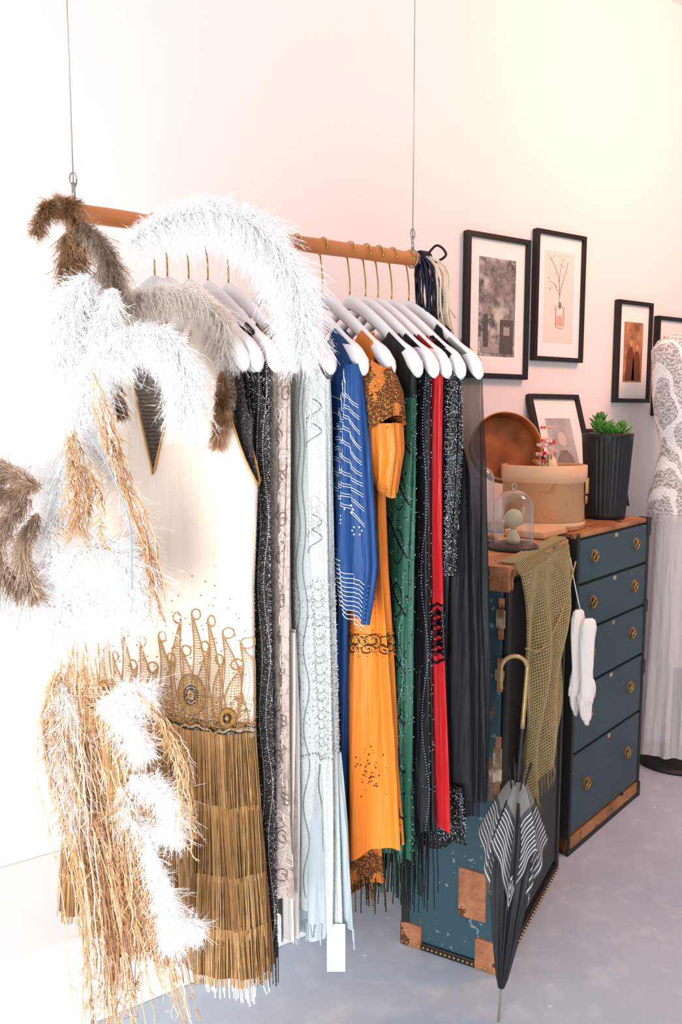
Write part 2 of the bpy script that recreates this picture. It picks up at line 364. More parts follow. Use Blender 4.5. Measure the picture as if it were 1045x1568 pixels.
zz=np.linspace(1.49,1.35,50); gs2.beadtrail(A,.97+0*zz,zz,.0026,0)
for k in range(260): gs.beadtrail(A,[random.uniform(-.9,1)],[random.uniform(1.48,1.6)],.0020,k%2,off=.003)
for sd in (1,-1):
    for i in range(44):
        uc=-1+2*i/43; g.scroll(A,uc,1.055,.011,i%2,1.3,.0016,side=sd); g.scroll(A,uc+.02,1.036,.009,1-i%2,1.2,.0015,side=sd); g.beadtrail(A,[uc,uc+.02],[1.075,1.022],.0026,0,sd)
    for i in range(60): uc=random.gauss(.88,.035); zc=random.gauss(.785,.03); g.beadtrail(A,[uc],[zc],.0022,i%2,sd)
for zz_ in np.arange(1.38,1.10,-.014): g.beadtrail(A,[.80,.93],[zz_,zz_-.004],.0013,1)
A.obj('gold_brown_beadwork',E,[M_bgold,simple('bronze_beads','#5a3312',.35,.3,.3,90)])
g5=Garment(.975,1.5,.05,[(.75,.16,.035,.010),(.4,.19,.045,.014)],1.2,9)
g5.mesh('lace_train',E,.51,lambda u:.72,None,[M_g5l],hem=wob(.02,6,1)); g5.fringe('train_fringe',E,.53,.46,80,.0013,[M_g5l,M_g7])
# green
E,g=dress('bottle_green_beaded_dress',1.042,.04,.218,.030,.58,M_g6,ph=.2,A=.010,Them=.040,k=8)
A=Acc()
for sd in (1,-1):
    for i in range(9):
        z=1.52-i*.11; t=np.linspace(0,1,22); q=.60+.38*t; g.trail(A,q,z-.09*t**1.6+.01*math.sin(i),.0020,0,sd); g.beadtrail(A,q,z+.008-.09*t**1.6+.01*math.sin(i),.0014,1,sd)
        th=np.linspace(0,2*pi,30); g.trail(A,.88+.06*np.cos(th),z-.06+.035*np.sin(th),.0011,0,sd)
zz=np.linspace(1.1,.85,60); 
for q in (.78,.86,.94): g.beadtrail(A,q+.02*np.sin(zz*40),zz,.0018,1)
g.scatter(A,160,.5,1,.6,1.55,.0020,2); A.obj('jet_beadwork',E,[M_bjet,M_bblue])
g.fringe('hem_fringe',E,.60,.50,90,.0013,[M_g7,M_g6])
# black
E,g=dress('black_fringed_shawl_dress',1.084,.04,.212,.018,.62,M_g7,ph=2.5,A=.010)
g.fringe('long_fringe',E,.64,.46,110,.0014,[M_g7],jit=.03)
A=Acc(); zz=np.arange(1.58,.62,-.006); g.beadtrail(A,.96+.02*np.sin(zz*20),zz,.0018,0); g.scatter(A,200,.7,1,.7,1.6,.0016,1); A.obj('beadwork',E,[M_bblue,M_bjet])
# red
E,g=dress('red_and_black_dress',1.118,.04,.212,.016,.60,M_g8,ph=1.2,A=.010,k=9,hem=wob(.02,8,1))
A=Acc()
for sd in (1,-1):
    for i in range(5): g.scroll(A,.95,1.09-.022*i,.02,0,1.5,.003,side=sd)
A.obj('black_sash',E,[M_bjet])
# beaded evening
E,g=dress('black_beaded_evening_dress',1.156,.04,.20,.024,.66,M_g7,ph=.7,A=.009)
gs=Garment(1.156,1.5,.04,[(1.75,.20,.012,0),(1.6,.215,.022,.002),(1.45,.222,.034,.006),(1.1,.212,.03,.008)],.7,7)
gs.mesh('beaded_overlay',E,1.16,top_std(.215),None,[M_g9],off=.003,hem=wob(.012,20,0))
ge=Garment(1.156,1.5,.04,[(.75,.205,.03,.012),(.5,.22,.04,.018)],.7,9)
ge.mesh('beaded_hem',E,.58,lambda u:.70,None,[M_g9],off=.003,hem=wob(.02,12,0))
A=Acc(); gs.scatter(A,500,.6,1,1.17,1.62,.0013,3,off=.004)
for i in range(12):
    z=1.59-i*.036
    for uc in (.72,.92): gs.scroll(A,uc,z,.014,i%2,1.3,.0015,sg=1 if i%2 else -1,beads=True)
    for dz in (0,.006): gs.beadtrail(A,np.linspace(.6,1,20),z-.018-dz+.004*np.sin(np.linspace(0,9,20)),.0013,0)
ge.scatter(A,300,.5,1,.58,.69,.0014,2,off=.004); A.obj('crystal_beadwork',E,[M_bsil,M_bblue,M_bjet])
# navy sheer
E,g=dress('navy_dotted_sheer_dress',1.205,.04,.215,.022,.62,M_g10,ph=3,A=.008,armz=1.25,sh=.13)
gs=Garment(1.210,1.5,.04,[(1.75,.205,.012,0),(1.6,.222,.026,.002),(1.4,.238,.034,.008),(1.0,.242,.036,.012),(.6,.235,.036,.014)],.2,10)
gs.mesh('sheer_overlay',E,.66,top_std(.222),None,[M_sheer],off=.004)

# ------------------------------------------------------------------ front cream dress
b=cloth('cloth_cream_silk','#f3e3d2',.5,.03); v=b.vor(46,rnd=.9); g1=b.lt(v,.06)
c=b.mix(b.mul(g1,.75),b.base,H('#a8865a')); b.col(c); M_cream=b.m
b=cloth('cloth_silver_lining','#d0c6bd',.45); w=b.wave(40,dist=4,d='Z'); v=b.vor(140); c=b.mix(b.gt(w,.55),b.base,H('#a79b91')); c=b.mix(b.lt(v,.25),c,H('#eeeeec')); b.col(c); M_lining=b.m
M_gold=simple('gold_beads','#bd9058',.35,.3,.35,60)
M_gold2=simple('gold_beads_dark','#8c6238',.45,.2,.35,60)
M_gold3=simple('gold_beads_light','#dfb986',.28,.4,.25,60)
M_yel=simple('gold_beads_yellow','#cfa038',.3,.4,.25,60)
M_dark=simple('dark_sequins','#3a3028',.3,.4,.4,90)
b=MB('gold_bugle_skirt',.45,.35); w=b.wave(70,b.scale(1,1,.05),dist=2,d='X'); r=b.noise(9,b.scale(.5,.5,3.5))
c=b.mix(w,H('#553a1c'),H('#a87c4a')); c=b.mix(b.ramp(r,.5,.65),c,H('#7b5630')); b.col(c); b.bump(w,.6); M_skirt=b.m
cd=empty('cream_gold_beaded_flapper_dress')
aF=math.asin(.51)
profF=[(1.76,.20,.010,0),(1.62,.205,.02,0),(1.5,.212,.035,.001),(1.39,.226,.045,.003),(1.2,.215,.05,.004),(1.0,.215,.05,.005),(.93,.215,.05,.006),(.7,.232,.058,.014),(.44,.245,.065,.020)]
gF=Garment(.578,1.475,aF,profF,2.1,7,rip=.4)
NW=.50
def ftop(u):
    q=abs(u-.16*(1-u*u))
    if q<NW: return 1.395+(hang_z(.09)+.012-1.395)*(q/NW)**.85
    q=max(abs(u),.1)
    if q<.74: return hang_z(q*.2)+.014
    t=(q-.74)/.26; return 1.385+(hang_z(.148)+.014-1.385)*(1-t**.75)
def fback(u):
    q=abs(u-.16*(1-u*u))
    if q<NW: return 1.62+(hang_z(.09)+.012-1.62)*(q/NW)**2
    return ftop(u)
gF.mesh('bodice',cd,.925,ftop,fback,[M_cream,M_lining],nu=120,nv=60,mis=(0,1))
gF.mesh('skirt_base',cd,.475,lambda u:.93,None,[M_skirt],nu=120,nv=30)
for zt,zb in ((.935,.79),(.80,.66),(.67,.55),(.57,.462)):
    gF.fringe('bugle_fringe',cd,zt,zb,430,.00075,[M_gold,M_gold2,M_gold,M_gold3,M_gold2],sides=(1,),jit=.003,off=.004,k=4)
M_fr=simple('white_cotton_fringe','#f3f2ee',.7,0,.04)
slip=Garment(.60,1.51,aF,[(.6,.21,.02,.008),(.35,.23,.028,.013)],1,8)
slip.mesh('white_slip',cd,.43,lambda u:.56,None,[M_fr]); slip.fringe('slip_fringe',cd,.44,.385,120,.0017,[M_fr],sides=(1,),jit=.012,k=4)
A=Acc()
q=np.linspace(-.38,.60,60); A.tube(gF.S(q,np.array([ftop(x) for x in q])-.002,1,.002),.0024,0,6)
for sgn in (1,-1):
    q=np.linspace(.74,1.,30)*sgn; A.tube(gF.S(q,np.array([ftop(x) for x in q])-.002,1,.002),.0026,0,6)
    A.tube(gF.S(q,np.array([ftop(x) for x in q])-.002,-1,.002),.0026,0,6)
A.obj('gold_bound_edges',cd,[M_gold])
A=Acc()
def stroke(us,zs,r=.0014,mi=0):
    gF.beadtrail(A,np.array(us),np.array(zs),r,mi,off=.003)
rs=random.Random(5)
for uc,ht,ln in ((-.95,.20,1),(-.84,.12,-1),(-.73,.18,1),(-.60,.22,-1),(-.49,.12,1),(-.38,.17,-1),(-.27,.11,1),(-.16,.16,1),(-.06,.10,-1),(.04,.15,1),(.13,.10,-1),(.22,.16,1),(.31,.12,-1),(.38,.20,-1),(.46,.14,1),(.55,.21,1),(.63,.15,-1),(.70,.20,1),(.78,.13,-1),(.85,.18,1),(.91,.12,-1),(.97,.16,1)):
    amp=.055*ln; bw=.055
    for kk in range(7):
        e=(kk-3)/3
        h=ht*(1-.03*abs(e)); t=np.linspace(0,1,int(h/.0024))
        u=uc+e*bw*(1-t)**.7*(1+.7*np.sin(t*pi))+amp*np.sin(t*pi*1.25)*t; z=.945+h*t
        if kk in (0,6): 
            if kk==0:
                th=np.linspace(0,1.6*pi,24); cr=.0095
                u=np.concatenate([u,u[-1]+ln*(cr/.2)*(1-np.cos(th))*(1-.25*th/5)]); z=np.concatenate([z,z[-1]+cr*1.2*np.sin(th)*(1-.25*th/5)])
            stroke(u,z,.0017,0)
        else: stroke(u[::2],z[::2],.0014,(2,0,2,0,2)[kk-1])
    for kk in range(9):
        uu=uc+rs.uniform(-.06,.06); zz=.96+ht*rs.uniform(.4,1.35); gF.beadtrail(A,[uu],[zz],.0017,rs.choice((0,1)),off=.003)
for i in range(2600):
    z=.945+.06*rs.random()**1.5; stroke([rs.uniform(-1,1)],[z],.0015,rs.choice((0,2,0,1,0)))
for uc,zc,R in ((.50,1.00,.027),(.84,.965,.013),(-.45,.975,.016)):
    for rr_,mi in ((1,1),(.88,0),(.76,4),(.62,0),(.46,3),(.30,3),(.15,2)):
        th=np.linspace(0,2*pi,int(12+50*rr_)); stroke(uc+R*rr_*np.cos(th)/.215,zc+R*1.4*rr_*np.sin(th),.0018,mi)
for uc in np.linspace(-1,1,26):
    th=np.linspace(0,pi,18); 
    for R,mi in ((.012,3),(.008,0)): stroke(uc+R*np.cos(th)/.215,.936+R*1.6*np.sin(th),.0016,mi)
for zc,mi in ((.928,3),(.933,2),(.938,3),(.943,1)): 
    q=np.linspace(-1,1,300); stroke(q,zc+.002*np.sin(q*60)+.010*np.abs(np.sin(q*9)),.0020,mi)
A.obj('gold_embroidery',cd,[M_gold,M_gold2,M_gold3,M_dark,M_yel])
hanger(.60,.45)
hanger(.625,.2)
# ------------------------------------------------------------------ feathers
M_fw=feather_mat('feather_white','#ffffff','#ffffff',.5)
M_fb=feather_mat('feather_beige','#f1e9e1','#faf6f2')
M_fbr=feather_mat('feather_brown','#8a6544','#c9a584',.45)
M_fgr=feather_mat('feather_taupe','#9a8474','#d9c8b8',.45,12)
M_quill=simple('quill','#c9c4c0',.4,0,.1)
def plume(name,pts,L,n,mats,parent=None,droop=.45,wid=.0009,env=None,fwd=.5,curl=.18,spine_r=.0011,fuzz=10,side=.55,lmin=.6):
    sp=spline(pts,60); tg=np.gradient(sp,axis=0); tg/=np.linalg.norm(tg,axis=1)[:,None]
    t=rng.random(n)**.9; idx=t*59; i0=np.clip(idx.astype(int),0,58); fr=(idx-i0)[:,None]
    p0=sp[i0]*(1-fr)+sp[i0+1]*fr; tt=tg[i0]
    N=np.array([-.6,-.8,0.1]); sv=np.cross(tt,N); sv/=np.linalg.norm(sv,axis=1)[:,None]+1e-9; sg=rng.choice([-1.,1.],n)[:,None]
    clump=np.sin(t*47+sg[:,0]*2)[:,None]*.2
    rd=sv*sg+rng.normal(size=(n,3))*side+tt*clump; rd-= (rd*tt).sum(1)[:,None]*tt; rd/=np.linalg.norm(rd,axis=1)[:,None]
    e=np.interp(t,[0,.12,.5,.85,1],[.5,.8,1,.95,.6]) if env is None else env(t)
    l=L*e*rng.uniform(lmin,1.05,n)*(1+.15*np.sin(t*31+sg[:,0]))
    d=rd+fwd*tt+rng.normal(size=(n,3))*.10
    d/=np.linalg.norm(d,axis=1)[:,None]
    K=7; s=np.linspace(0,1,K)
    cv=rng.normal(size=(n,3))*curl
    P=p0[:,None,:]+l[:,None,None]*(d[:,None,:]*(s-.3*s**2)[None,:,None]+cv[:,None,:]*(s**2)[None,:,None]+np.array([0,0,-1.])*droop*(s**2.2)[None,:,None])
    wd=np.cross(d,rng.normal(size=(n,3))); wd/=np.linalg.norm(wd,axis=1)[:,None]
    ws=wid*(1-.7*s); 
    V=np.stack([P-wd[:,None,:]*ws[None,:,None],P+wd[:,None,:]*ws[None,:,None]],2)
    base=(np.arange(n)*K*2)[:,None]; k=np.arange(K-1)[None,:]*2
    f=np.stack([base+k,base+k+1,base+k+3,base+k+2],-1).reshape(-1,4)
    A=Acc(); A.add(V.reshape(-1,3),f,0)
    if fuzz:
        m=n*fuzz; bi=np.repeat(np.arange(n),fuzz); sj=rng.random(m)*.98; kk=np.clip((sj*(K-1)).astype(int),0,K-2); ff=(sj*(K-1)-kk)[:,None]
        q=P[bi,kk]*(1-ff)+P[bi,kk+1]*ff; dd=P[bi,kk+1]-P[bi,kk]; dd/=np.linalg.norm(dd,axis=1)[:,None]+1e-9
        r=rng.normal(size=(m,3)); r/=np.linalg.norm(r,axis=1)[:,None]; e2=dd*1.1+r; ln=.0065*rng.uniform(.5,1.3,m)
        tip=q+e2*ln[:,None]; sd=np.cross(e2,rng.normal(size=(m,3))); sd/=np.linalg.norm(sd,axis=1)[:,None]; sd*=.0004
        V2=np.stack([q-sd,q+sd,tip],1).reshape(-1,3); f2=np.arange(m*3).reshape(-1,3)
        A.add(V2,f2,0 if len(mats)<2 else 1)
    A.tube(sp,spine_r,len(mats),5)
    return A.obj(name,parent,list(mats)+[M_quill])
def fp(name,hz,dist,L,n,mats,**k):
    return plume(name,[F(h,z,dist) for (h,z) in hz],L,n,mats,**k)
boa=empty('ostrich_feather_boa')
plume('ostrich_plume',[(.510,1.385,1.79),(.560,1.345,1.825),(.620,1.295,1.840),(.680,1.255,1.815),(.722,1.225,1.755),(.742,1.211,1.68),(.738,1.213,1.60)],.072,6000,[M_fw],droop=.5)
plume('ostrich_plume',[(.400,1.30,1.555),(.432,1.278,1.60),(.475,1.247,1.627),(.514,1.221,1.612),(.532,1.211,1.56),(.527,1.214,1.49)],.054,4200,[M_fw],droop=.6)
plume('beige_ostrich_plume',[(.473,1.432,1.67),(.535,1.389,1.705),(.597,1.347,1.71),(.640,1.318,1.67),(.650,1.306,1.60)],.056,3200,[M_fb],droop=.6)
plume('brown_fur_tippet',[(.632,1.29,1.58),(.632,1.29,1.53),(.624,1.295,1.46)],.026,2000,[M_fbr],droop=.6,fwd=1.2,fuzz=4)
plume('brown_fur_tippet',[(.47,1.37,1.58),(.48,1.37,1.54),(.485,1.37,1.51)],.020,700,[M_fbr],droop=.6,fwd=1.2,fuzz=4)
bt=empty('brown_feather_spray')
plume('plume_1',[(.370,1.45,1.80),(.395,1.43,1.845),(.425,1.41,1.845),(.43,1.40,1.79),(.42,1.40,1.74)],.036,1500,[M_fbr],parent=bt,droop=.5,side=.9,lmin=.4)
plume('plume_2',[(.43,1.40,1.82),(.46,1.375,1.78),(.475,1.365,1.72),(.465,1.37,1.67)],.046,1300,[M_fgr],parent=bt,droop=.5,side=.9,lmin=.4)
plume('plume_3',[(.41,1.40,1.80),(.42,1.40,1.72),(.44,1.39,1.66)],.050,1300,[M_fbr],parent=bt,droop=.5,side=.9,lmin=.4)
S=.000674
def hz(px,py):  # boa layout table -> metres on the hanging plane
    return ((px-784)*S, float(np.interp(py,[600,800,1000,1200,1400,1600,1800,2000,2200,2350],[1.734,1.605,1.473,1.338,1.20,1.058,.912,.763,.61,.493])))
def boa_part(tab,L,n,mats,dist=1.28,**k): fp('plume',[hz(*q) for q in tab],dist,L,n,mats,parent=boa,**{**dict(side=.9,lmin=.35,curl=.35,fuzz=8),**k})
boa_part([(190,610),(135,680),(110,760),(120,860)],.080,2700,[M_fw],dist=1.36)
boa_part([(240,640),(215,760),(170,880),(130,990)],.065,2400,[M_fw],dist=1.36)
boa_part([(190,880),(150,990),(115,1100),(100,1230)],.075,2700,[M_fw],dist=1.33)
boa_part([(170,1000),(230,1060),(285,1140),(315,1240),(310,1330)],.040,1300,[M_fb,M_fw],dist=1.30)
boa_part([(130,1330),(190,1265),(265,1260),(305,1310),(300,1400)],.075,2800,[M_fw],dist=1.26,droop=.6)
boa_part([(110,1490),(130,1410),(190,1370),(260,1400)],.062,1900,[M_fw],dist=1.26,droop=.6)
boa_part([(90,1200),(110,1320),(130,1460)],.070,1900,[M_fw],dist=1.3)
boa_part([(230,1610),(290,1575),(350,1570)],.045,900,[M_fw],dist=1.24)
boa_part([(240,1580),(290,1640),(330,1710)],.042,900,[M_fw],dist=1.24)
boa_part([(110,1720),(140,1800),(160,1900)],.05,1000,[M_fw],dist=1.27)
boa_part([(120,1560),(140,1650),(110,1740)],.05,900,[M_fw],dist=1.27)
boa_part([(290,1760),(350,1780),(395,1830),(385,1900)],.042,1100,[M_fw],dist=1.24)
boa_part([(330,1900),(365,1990),(390,2070),(455,2090)],.040,1200,[M_fw],dist=1.23)
boa_part([(360,2010),(385,2070),(390,2130)],.034,700,[M_fw],dist=1.23)
boa_part([(270,1780),(290,1860),(350,1900)],.036,700,[M_fw],dist=1.25)
fbr=empty('brown_feather_fan')
for tab in ([(110,1120),(50,1085),(0,1070)],[(90,1140),(30,1190),(0,1270),(50,1350)],[(90,1110),(40,1130),(-40,1125)],[(100,1170),(60,1260),(90,1360)]):
    fp('plume',[hz(*q) for q in tab],1.25,.050,700,[M_fgr,M_fbr],parent=fbr,droop=.3,fwd=1.2,side=.8,lmin=.4,fuzz=5)
A=Acc(); A.tube(spline([F(*hz(240,985),1.2),F(*hz(290,1080),1.2),F(*hz(325,1190),1.2),F(*hz(325,1330),1.2)],30),.0014,0,6); A.obj('quill',boa,[simple('quill_blue','#8fa0ab',.4)])

# ------------------------------------------------------------------ raffia / rope fringe
M_r=[feather_mat('raffia_%d'%i,c,c2,.3) for i,(c,c2) in enumerate((('#efcba2','#f5dcbd'),('#e2b78a','#eeca9f'),('#f8e6cf','#fff2e2'),('#d6a273','#e8bd90')))]
def raffia(name,tab,parent,n,spread,dist=1.27,r=.0012,fr_=26):
    A=Acc(); base=spline([F(*hz(*q),dist) for q in tab],26)
    for i in range(n):
        off=np.array([rng.normal()*spread,rng.normal()*spread*.7,0]); t=np.linspace(0,1,26)
        L0=rng.uniform(0,.35); L1=rng.uniform(.75,1.05)
        q=np.clip(L0+(L1-L0)*t,0,1)*25; i0=np.clip(q.astype(int),0,24); fr=(q-i0)[:,None]
        P=base[i0]*(1-fr)+base[i0+1]*fr; ph=rng.uniform(0,6,4)
        w=.0018*np.sin(t*45*rng.uniform(.6,1.2)+ph[0])+.006*np.sin(t*6+ph[1]); w2=.0018*np.sin(t*40+ph[2])+.006*np.sin(t*5+ph[3])
        P=P+off*(.5+t)[:,None]+np.stack([w*.83,-w*.56+w2,0*t],1)
        mi=random.randrange(4); A.tube(P,r*rng.uniform(.6,1.2),mi,4,False)
        for k in range(fr_):
            a_=rng.integers(1,25); p=P[a_]; d=np.array([rng.normal()*.7,rng.normal()*.7,-1.2]); d/=np.linalg.norm(d); l=rng.uniform(.010,.03)
            A.tube([p,p+d*l*.5+rng.normal(size=3)*.002,p+d*l+rng.normal(size=3)*.003],[r*.6,r*.5,r*.2],mi,3,False)
    return A.obj(name,parent,M_r)
rf=empty('shaggy_raffia_fringe')
raffia('strand_group_1',[(140,1500),(110,1600),(130,1750),(200,2000),(230,2350)],rf,60,.018)
raffia('strand_group_2',[(170,1480),(180,1700),(190,1900),(220,2200),(200,2380)],rf,50,.020)
raffia('strand_group_3',[(235,850),(270,980),(300,1100),(350,1260),(385,1430)],rf,12,.006,1.24)
raffia('strand_group_4',[(320,1560),(385,1620),(425,1720),(450,1900)],rf,10,.007,1.22)
raffia('strand_group_5',[(270,1600),(310,1850),(340,2100),(400,2380)],rf,28,.011,1.26)
raffia('strand_group_6',[(180,980),(200,1100),(180,1250)],rf,22,.016,1.24)
raffia('strand_group_8',[(240,1650),(280,1850),(300,2050),(330,2180)],rf,18,.010,1.25)

# ------------------------------------------------------------------ scarves on the rod end
sf=empty('tasselled_scarf'); A=Acc()
M_cr=simple('cream_fringe','#e8d7bd',.8,0,.1)
for i in range(40):
    x=1.225+random.uniform(-.01,.03); y=1.50-.02+random.uniform(-.03,.02); L=random.uniform(.08,.22); mi=random.choice((0,0,1,2))
    if mi==2: x+=.03; y-=.02
    P=[(x*.3+1.235*.7,1.49,RZ+.012),(x,y,RZ-.03),(x+.006*random.gauss(0,1),y-.01,RZ-.03-L*.5),(x+.01*random.gauss(0,1)+(.03 if mi==2 else 0),y-.01,RZ-.03-L)]
    A.tube(spline(P,12),.0018,mi,4)
for q in range(6):
    th=np.linspace(0,2*pi,16); A.tube([(1.235+.004*q,1.5+.019*math.cos(t),RZ+.019*math.sin(t)) for t in th],.003,0,5)
A.tube(spline([(1.24,1.49,RZ),(1.26,1.47,RZ+.03),(1.28,1.46,RZ+.01),(1.25,1.47,RZ-.01),(1.24,1.49,RZ)],24),.003,0,5)
A.obj('tassels',sf,[M_g7,simple('navy_ribbon','#1b2450',.5),M_cr])
gs=Garment(1.262,1.46,.4,[(1.80,.01,.006,.002),(1.70,.030,.010,.006),(1.6,.045,.012,.008),(1.4,.05,.014,.01)],0,9)
b=cloth('cream_net','#efe4d2'); b.col(b.base); b.alpha(b.math('ADD',.35,b.mul(b.lt(b.vor(160,feat='DISTANCE_TO_EDGE'),.12),.5))); 
gs.mesh('cream_net',sf,1.62,lambda u:1.80,None,[b.m],nu=24,nv=30,hem=wob(.02,7,0))

# ------------------------------------------------------------------ wardrobe trunk
b=MB('trunk_teal',.5,0,.4); n=b.noise(5,det=6); n2=b.noise(40,det=4); v=b.noise(9,b.scale(1,1,.35),det=7,rough=.65)
c=b.mix(n,H('#243f49'),H('#34545f')); c=b.mix(b.mul(b.gt(v,.61),.85),c,H('#76503a')); c=b.mix(b.mul(b.gt(v,.66),.8),c,H('#b9a58c')); c=b.mix(b.mul(b.gt(n2,.65),.5),c,H('#8fa2a6')); b.col(c); b.bump(n2,.15); M_teal=b.m
b=MB('drawer_teal',.45,0,.4); n=b.noise(4,det=4); n2=b.noise(50,det=3); b.col(b.mix(b.mul(b.gt(n2,.7),.5),b.mix(n,H('#263d46'),H('#344e58')),H('#6f8086'))); M_drw=b.m
b=MB('trunk_top_fibre',.5,0,.4); n=b.noise(6,b.scale(1,3,1),det=6); n2=b.noise(22,det=4); c=b.mix(b.ramp(n,.3,.7),H('#84502c'),H('#bd8350')); c=b.mix(b.gt(n2,.62),c,H('#4a3a2c')); b.col(c); M_top=b.m
b=MB('leather_corner',.55,0,.3); n=b.noise(14,det=6,rough=.7); c=b.mix(b.ramp(n,.35,.65),H('#8d5436'),H('#b8805b')); c=b.mix(b.gt(n,.60),c,H('#5a3524')); b.col(c); b.bump(n,.3); M_lea=b.m
M_rim=simple('black_rim','#211f1e',.5,0,.3,20)
b=MB('worn_metal',.4,.4,.4); n=b.noise(30,det=5); b.col(b.mix(b.ramp(n,.4,.6),H('#8a6b50'),H('#cbb8a0'))); M_zinc=b.m
TR=empty('wardrobe_trunk')
mats=[M_teal,M_drw,M_top,M_lea,M_rim,M_zinc,M_oldbrass]
def frame_m(o,u): 
    ang=math.atan2(u[1],u[0]); return T4(o[0],o[1],0,ang)
mN=frame_m((1.527,1.483),(.892,.451)); A=Acc(); L=.60; D=.288; H_=1.12
A.box(0,L,.012,D,.02,H_-.012,0,.006,mN)
A.box(.02,L-.02,.0,.02,.05,H_-.05,4,.002,mN)
A.box(-.002,L+.002,-.002,D+.002,H_-.018,H_,2,.005,mN)
for x0,x1 in ((-.004,.018),(L-.022,L+.004)):
    A.box(x0,x1,-.006,.006,.02,H_-.01,4,.003,mN)
A.box(-.004,L+.004,-.006,.012,.0,.03,4,.003,mN); A.box(-.004,L+.004,-.006,.012,H_-.03,H_-.004,2,.003,mN)
A.box(-.004,.016,D-.02,D+.004,0,H_,4,.003,mN)
A.box(-.004,L,D-.02,D+.004,0,.02,4,.003,mN); A.box(-.006,.008,-.006,D+.004,0,.022,4,.003,mN)
for (y0,y1,z0,z1) in ((-.008,.07,-.0,.09),(D-.06,D+.006,0,.07),(-.006,.05,H_-.065,H_+.002),(D-.06,D+.006,H_-.07,H_+.002),(.04,.12,.14,.28)):
    A.box(-.008,.03,y0,y1,z0,z1,3,.006,mN)
for z0,h0 in ((.34,.02),(.54,.10),(.82,.03),(.96,.05)):
    A.box(-.007,.004,.004,.030,z0,z0+h0,5,.004,mN); A.box(-.006,.004,.008,.024,z0-.03,z0+h0+.03,3,.003,mN)
for i in range(22):
    for zz in (.012,H_-.03): A.lathe([(.0001,.004),(.003,.003),(.004,0)],6,8,mN@T4(-.008,.01+i*D/22,zz,0,0,-pi/2))
for i in range(34): A.lathe([(.0001,.004),(.003,.003),(.004,0)],6,8,mN@T4(.01+i*L/34,-.007,.014,0,pi/2))
A.obj('hanging_half',TR,mats,False)
mF=frame_m((2.159,1.799),(.968,.250)); A=Acc(); L=.62; D=.38
A.box(0,L,.02,D,.02,H_-.012,0,.006,mF)
A.box(-.002,L+.002,-.004,D,H_-.018,H_,2,.005,mF)
A.box(0,.016,-.01,.03,0,H_-.005,4,.003,mF); A.box(L-.016,L+.002,-.01,.03,0,H_-.005,4,.003,mF); A.box(0,L,-.01,.03,0,.06,2,.004,mF); A.box(-.004,L+.004,-.012,.0,.0,.02,4,.003,mF)
A.box(.016,L-.016,.004,.022,.06,H_-.02,4,0,mF)
zs=[.065,.355,.585,.78,.945,1.10]
for i in range(5):
    A.box(.02,L-.02,-.008,.01,zs[i]+.005,zs[i+1]-.005,1,.005,mF)
    zc=(zs[i]+zs[i+1])/2+.01
    for xc in (.13,.49):
        A.lathe([(.023,0),(.023,.003),(.019,.004),(.0185,.002),(.0001,.002)],6,20,mF@T4(xc,-.008,zc,0,pi/2))
        A.lathe([(.0175,.0028),(.0001,.003)],4,20,mF@T4(xc,-.008,zc,0,pi/2))
        A.lathe([(.007,0),(.007,.008),(.0001,.010)],6,10,mF@T4(xc,-.008,zc+.012,0,pi/2))
        th=np.linspace(0,2*pi,22); P=np.array([(xc+.017*math.cos(t),-.017-.004*math.sin(t),zc-.004+.017*math.sin(t)) for t in th]); m=np.array(mF); P=P@m[:3,:3].T+m[:3,3]
        A.tube(P,.0022,6,6)
    for xc in (.31,): A.box(xc-.01,xc+.01,-.011,.0,zs[i+1]-.022,zs[i+1]-.008,5,.002,mF)
for (z0,z1) in ((-.0,.06),(H_-.07,H_+.002),(.5,.56),(.75,.8)):
    A.box(L-.02,L+.006,-.014,.03,z0,z1,4,.004,mF)
A.obj('drawer_half',TR,mats,False)

# hat box
b=MB('hatbox_leather',.5,0,.35); n=b.noise(7,det=5); n2=b.noise(26,det=4); c=b.mix(n,H('#bd8a5f'),H('#d4a67c')); c=b.mix(b.mul(b.gt(n2,.62),.5),c,H('#a9754c')); b.col(c); b.bump(b.noise(120),.15); M_hb=b.m
M_hb2=simple('hatbox_rim','#dbb08a',.45,0,.1); b=MB('hatbox_lining',.55,0,.3); n=b.noise(9,det=5); b.col(b.mix(b.ramp(n,.35,.65),H('#7c3f1b'),H('#b86a35'))); M_hbi=b.m
HB=empty('round_hat_box'); A=Acc(); m=T4(2.205,1.985,1.122)
R_=.140
A.lathe([(.0001,0),(R_-.003,0),(R_,.004),(R_,.165),(R_+.004,.167),(R_+.004,.215),(R_,.218),(R_-.005,.216),(R_-.005,.02),(.0001,.02)],0,56,m)
A.lathe([(R_+.002,.012),(R_+.004,.014),(R_+.004,.024),(R_+.002,.026)],1,56,m); A.lathe([(R_+.002,.160),(R_+.0065,.162),(R_+.0065,.216),(R_+.002,.219)],1,56,m)
A.box(R_+.002,R_+.012,-.018,.018,.12,.175,2,.003,m@Matrix.Rotation(-1.0,4,'Z'))
A.lathe([(.0001,.006),(.014,.005),(.016,0)],2,14,m@Matrix.Rotation(-1.0,4,'Z')@T4(R_+.004,0,.10,0,0,pi/2))
A.obj('box_body',HB,[M_hb,M_hb2,M_oldbrass])
A=Acc(); ml=T4(2.155,2.135,1.385,0)@Matrix.Rotation(math.radians(-30),4,'Z')@Matrix.Rotation(math.radians(72),4,'X')@Matrix.Scale(.94,4)
A.lathe([(.0001,0),(.130,0),(.133,.003),(.133,.060),(.130,.061),(.128,.060),(.128,.006)],0,56,ml); A.lathe([(.128,.006),(.0001,.006)],0,56,ml); A.lathe([(.1275,.055),(.1275,.007)],0,56,ml)
A.lathe([(.131,.050),(.1355,.052),(.1355,.061),(.131,.063)],1,56,ml)
A.obj('lid',HB,[M_hbi,M_hb])
